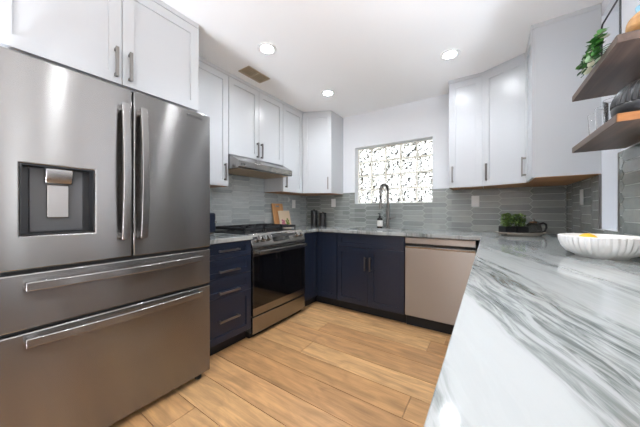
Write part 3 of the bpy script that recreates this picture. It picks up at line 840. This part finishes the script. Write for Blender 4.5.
# ------------------------------------------------------------------ things on the left and back counters
def canister(x, y, h, label):
    t = thing('canister', label, 'canister', (x, y, ZC), 0, None)
    r = .050
    MB().lathe([(r-.004, 0), (r, .004), (r, h-.03), (r-.002, h-.027)], seg=28).build('jar', 'ceramic_black', t, smooth=True)
    MB().lathe([(r-.003, h-.0268), (r+.001, h-.024), (r+.001, h-.008), (r-.006, h-.002), (.012, h), (.010, h+.012), (.004, h+.014)], seg=28).build('lid', 'black_plastic', t, smooth=True)
canister(-2.10, 2.985, .225, 'taller black canister with lid in the back left corner')
canister(-1.95, 2.985, .190, 'shorter black lidded canister nearer the sink')
def slab_outline(w_, h_, r, n=6):
    pts = []
    for cx0, cz0, a0 in ((w_/2-r, r, -PI/2), (w_/2-r, h_-r, 0), (-w_/2+r, h_-r, PI/2), (-w_/2+r, r, PI)):
        for k in range(n+1): pts.append((cx0+r*math.cos(a0+PI/2*k/n), cz0+r*math.sin(a0+PI/2*k/n)))
    return pts
t = thing('cutting_board', 'tall wooden cutting board with slot handle leaning behind the range corner', 'cutting board', (XL+.092, 2.475, ZC+.003), L90)
t.rotation_euler = (math.radians(-11), 0, L90)
b = MB()
b.plate(-.10, .10, 0, .315, 0, .018, [(-.04, .04, .268, .290)], 'y')
b.build('board', 'board_wood', t, bevel=.006)
t = thing('recipe_board', 'small pale board printed with flowers, in front of the wooden board', 'board', (XL+.13, 2.545, ZC+.002), L90)
t.rotation_euler = (math.radians(-12), 0, L90)
MB().box(-.11, .11, 0, .012, 0, .22).build('board', 'book_paper', t, bevel=.004)
b = MB()
for (fx_, fz, fr_) in ((-.055, .05, .022), (-.03, .075, .018), (-.06, .09, .014), (-.02, .04, .016)):
    for k in range(6):
        a = 2*PI*k/6; b.cyl((fx_+fr_*.6*math.cos(a), -.0003, fz+fr_*.6*math.sin(a)), (fx_+fr_*.6*math.cos(a), -.001, fz+fr_*.6*math.sin(a)), fr_*.55, 10)
b.build('flower_print', 'flower_pink', t)
b = MB()
for (fx_, fz, fr_) in ((.03, .05, .022), (.055, .08, .018), (.015, .08, .015), (.06, .045, .016), (.04, .105, .014)):
    b.cyl((fx_, -.0003, fz), (fx_, -.001, fz), fr_, 8)
b.build('leaf_print', 'leaf_print', t)
t = thing('toaster', 'dark blue toaster with silver lever, partly behind the refrigerator', 'toaster', (-2.20, 1.30, ZC))
MB().box(-.07, .07, -.14, .13, .012, .195).build('body', 'navy_plastic', t, bevel=.018, seg=3)
MB().box(-.06, .06, -.12, .11, 0, .012).build('base', 'black_plastic', t)
MB().box(.0705, .082, .108, .124, .10, .125).build('lever', 'chrome', t, bevel=.002)
MB().box(-.045, -.018, -.11, .10, .1952, .197).box(.018, .045, -.11, .10, .1952, .197).build('slots', 'black_plastic', t)

# ------------------------------------------------------------------ tray group on the right
TX, TY = .225, 2.80
t = thing('serving_tray', 'pale oval wooden tray in the back right corner', 'tray', (TX, TY, ZC), math.radians(33)); t.scale = (1.12,)*3
b = MB(); sx = 1.0
prof = [(.10, 0), (.135, .002), (.172, .022), (.178, .026), (.170, .027), (.132, .010), (.02, .009)]
b.lathe(prof, seg=40)
for v in b.bm.verts: v.co.y *= .62
b.build('tray', 'tray_wood', t, smooth=True)
def herb(lx, ly, sd, label):
    ca, sa = math.cos(math.radians(33)), math.sin(math.radians(33))
    t = thing('potted_herb', label, 'plant', (TX+lx*ca-ly*sa, TY+lx*sa+ly*ca, ZC+.0109), math.radians(33), 'herb pots on the tray'); t.scale = (1.12,)*3
    b = MB()
    o, i = .040, .034
    b.plate(-o, o, -o, o, 0, .062, [(-i, i, -i, i)]); b.box(-i, i, -i, i, 0, .004)
    b.build('pot', 'ceramic_black', t, bevel=.003)
    MB().box(-i+.001, i-.001, -i+.001, i-.001, .0045, .052).build('soil', 'soil', t)
    rnd = random.Random(sd); b = MB()
    for k in range(260):
        a, rr = rnd.random()*2*PI, rnd.random()**.5*.038
        z = .058+rnd.random()**.8*.105*(1-(rr/.075)**2*.55)
        s = rnd.uniform(.007, .014)
        m = Matrix.Translation((rr*math.cos(a), rr*math.sin(a), z)) @ Matrix.Rotation(rnd.random()*6.3, 4, 'Z') @ Matrix.Rotation(rnd.uniform(-.9,.9), 4, 'X') @ Matrix.Rotation(rnd.uniform(-.7,.7), 4, 'Y')
        V = [b.bm.verts.new(m @ Vector(p)) for p in ((-s,0,0),(-s*.3,-s*.55,.001),(s*.5,-s*.45,.001),(s,0,-.002),(s*.5,s*.45,.001),(-s*.3,s*.55,.001))]
        b.bm.faces.new(V)
    for k in range(16):
        a, rr = rnd.random()*2*PI, rnd.random()*.02
        b.tube([(rr*math.cos(a), rr*math.sin(a), .05), (rr*1.6*math.cos(a), rr*1.6*math.sin(a), .085), (rr*2.6*math.cos(a), rr*2.6*math.sin(a), .115)], .0012, 4)
    b.build('foliage', 'herb_leaf', t)
herb(-.118, -.008, 11, 'bushy green herb in a square black pot, at the tray end away from the teapot')
herb(-.014, -.012, 12, 'bushy green herb in a square black pot next to the teapot')
ca, sa = math.cos(math.radians(33)), math.sin(math.radians(33))
t = thing('teapot', 'small glass teapot with black handle and steel lid on the tray', 'teapot', (TX+.114*ca, TY+.114*sa, ZC+.0109), math.radians(20)); t.scale = (1.25,)*3
MB().lathe([(.030,0),(.042,.004),(.046,.02),(.045,.045),(.036,.07),(.030,.076)], seg=28).build('pot_body', 'smoked_glass', t, smooth=True)
MB().lathe([(.031,.0762),(.033,.079),(.026,.088),(.010,.092),(.007,.098),(.009,.104),(.003,.108)], seg=24).build('lid', 'chrome', t, smooth=True)
MB().tube([(.034,0,.070),(.058,0,.078),(.074,0,.068),(.076,0,.045),(.066,0,.022),(.046,0,.014)], .0062, 8).build('handle', 'black_plastic', t, smooth=True)
MB().tube([(-.040,0,.030),(-.050,0,.048),(-.056,0,.074)], [.011,.008,.006], 10).build('spout', 'chrome', t, smooth=True)

# ------------------------------------------------------------------ white fluted bowl with lemons
BX, BY = .432, 1.706
t = thing('fruit_bowl', 'wide white fluted bowl on the right worktop', 'bowl', (BX, BY, ZC))
n_out = [(.084,0),(.088,.005),(.116,.020),(.134,.045),(.143,.075),(.1445,.094)]
b = MB(); seg = 160
rs = []
for r, z in n_out:
    rs.append([(r*(1+(.055*min(1, z/.03)*(abs(math.sin(k*PI*40/seg))-.6)))*math.cos(2*PI*k/seg), r*(1+(.055*min(1, z/.03)*(abs(math.sin(k*PI*40/seg))-.6)))*math.sin(2*PI*k/seg), z) for k in range(seg)])
for r, z in ((.140,.097),(.136,.092),(.126,.055),(.104,.028),(.06,.014)):
    rs.append([(r*math.cos(2*PI*k/seg), r*math.sin(2*PI*k/seg), z) for k in range(seg)])
b.rings(rs)
b.build('bowl', 'ceramic_white', t, smooth=True)
def lemon(x, y, z, rz, label):
    b = MB(); prof = [(.002,-.042),(.007,-.038),(.018,-.030),(.027,-.016),(.030,0),(.027,.016),(.018,.030),(.007,.037),(.002,.040)]
    b.lathe(prof, seg=20)
    o = b.build('lemon', 'lemon_peel', smooth=True); o.location = (x, y, z); o.rotation_euler = (PI/2+.1, 0, rz)
    tag(o, label, 'lemon', 'lemons in the white bowl')
lemon(BX-.035, BY+.030, ZC+.074, .9, 'yellow lemon showing highest above the bowl rim')
lemon(BX+.030, BY+.005, ZC+.048, -.5, 'yellow lemon lying deeper in the white bowl')
lemon(BX-.032, BY-.042, ZC+.050, .2, 'yellow lemon at the bottom of the white bowl')

# ------------------------------------------------------------------ open shelves and their contents
SXL = .38; SZ1, SZ2 = 1.451, 1.733
def shelf(z, label, edge=None):
    t = thing('wooden_shelf', label, 'shelf', (SXL, 1.344, z))
    MB().box(0, XR-SXL-.0125, .0085 if edge else 0, .592, 0, .030).build('plank', 'shelf_wood', t, bevel=.002)
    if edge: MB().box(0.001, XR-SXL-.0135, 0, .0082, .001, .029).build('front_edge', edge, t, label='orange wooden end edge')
    return t
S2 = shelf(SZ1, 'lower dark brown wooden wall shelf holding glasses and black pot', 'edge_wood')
S1 = shelf(SZ2, 'upper dark brown wooden wall shelf holding the trailing plant')
Z2, Z1 = SZ1+.030, SZ2+.030
g0 = thing('drinking_glass', 'clear drinking glass on the lower shelf, farthest from the black pot', 'glass', (.436, 1.765, Z2), 0, 'clear glasses on the lower shelf')
MB().lathe([(.026,0),(.028,.002),(.034,.118),(.0335,.119),(.0318,.118),(.026,.008),(.002,.007)], seg=28).build('tumbler', 'clear_glass', g0, smooth=True)
g1 = copy_tree(g0); g1.location = (.436, 1.665, Z2); g1['label'] = 'clear drinking glass standing in the middle of the lower shelf row'
g2 = copy_tree(g0); g2.location = (.436, 1.570, Z2); g2['label'] = 'clear drinking glass on the lower shelf, right beside the black pot'
t = thing('ribbed_pot', 'round black ribbed pot with domed lid on the lower shelf', 'pot', (.484, 1.437, Z2))
MB().lathe([(.055,0),(.080,.004),(.090,.020),(.092,.040),(.089,.046)], seg=40).build('pot_body', 'ceramic_black', t, smooth=True)
b = MB(); rs = []
for i in range(15):
    a = PI/2*i/15; r = .091*math.cos(a); z = .0465+.095*math.sin(a)
    rs.append([(r*(1+.03*math.cos(36*2*PI*k/180))*math.cos(2*PI*k/180), r*(1+.03*math.cos(36*2*PI*k/180))*math.sin(2*PI*k/180), z) for k in range(180)])
b.rings(rs).build('lid', 'ceramic_black', t, smooth=True, label='ribbed black domed lid')
# upper shelf
t = thing('wooden_ball_vase', 'round light wood ribbed ball vase on the upper shelf', 'vase', (.483, 1.425, Z1))
b = MB(); rs = []
for i in range(17):
    a = -PI/2+.35+(PI-.7)*i/16; r = .056*math.cos(a); z = .051+.054*math.sin(a)
    rs.append([(r*(1+.035*abs(math.cos(7*2*PI*k/112)))*math.cos(2*PI*k/112), r*(1+.035*abs(math.cos(7*2*PI*k/112)))*math.sin(2*PI*k/112), z) for k in range(112)])
b.rings(rs).build('ball', 'ball_wood', t, smooth=True)
MB().cyl((0,0,.1), (0,0,.108), .018, 16).build('neck', 'ball_wood', t, smooth=True)
t = thing('blue_vase', 'pale blue vase behind the wooden ball vase', 'vase', (.525, 1.580, Z1))
MB().lathe([(.028,0),(.036,.01),(.042,.06),(.034,.12),(.022,.16),(.028,.20),(.025,.20),(.018,.16)], seg=28).build('vase_body', 'vase_blue', t, smooth=True)
t = thing('wire_stand', 'thin black metal rod frame standing on the upper shelf', 'stand', (.402, 1.393, Z1))
MB().tube([(0,0,.0045),(0,0,.150),(0,.004,.160),(0,.012,.165),(0,.174,.165),(0,.182,.160),(0,.186,.150),(0,.186,.0045)], .0032, 8).build('rod', 'black_enamel', t, smooth=True)
MB().box(-.006, .006, -.008, .194, 0, .0045).build('foot_rail', 'black_enamel', t)
# trailing plant
t = thing('trailing_plant', 'trailing plant with variegated green leaves spilling over the upper shelf', 'plant', (.475, 1.66, Z1))
MB().lathe([(.030,0),(.033,.003),(.042,.062),(.039,.062),(.034,.010),(.004,.008)], seg=24).build('pot', 'ceramic_white', t, smooth=True)
rnd = random.Random(21); b = MB()
def leaf(m, s):
    out = [(0,0),(.25,.52),(.65,.58),(1.05,.36),(1.3,0),(1.05,-.36),(.65,-.58),(.25,-.52)]
    mid = [(.0,0,0),(.75,0,-.10),(1.5,0,-.16)]
    V = [b.bm.verts.new(m @ Vector((p[0]*s, p[1]*s, -.10*s*p[0]+abs(p[1])*.25*s))) for p in out]
    c = b.bm.verts.new(m @ Vector((.72*s, 0, -.10*s)))
    for i in range(8): b.bm.faces.new((V[i], V[(i+1) % 8], c))
for k in range(100):
    f = rnd.random()
    y = -.245+.29*f
    x = -.088-.022*rnd.random()
    z = .022+rnd.random()*(.058 if f < .75 else .035)
    m = Matrix.Translation((x, y, z)) @ Matrix.Rotation(PI+rnd.uniform(-1.1, 1.1), 4, 'Z') @ Matrix.Rotation(rnd.uniform(-.2, .9), 4, 'Y') @ Matrix.Rotation(rnd.uniform(-.7, .7), 4, 'X')
    leaf(m, rnd.uniform(.018, .030))
for k in range(9):
    y = -.18+.034*k
    b.tube([(0, 0, .055), (-.03, y*.4, .085), (-.075, y*.8, .05), (-.10, y, .025)], .0018, 5)
b.build('foliage', 'pothos_leaf', t)
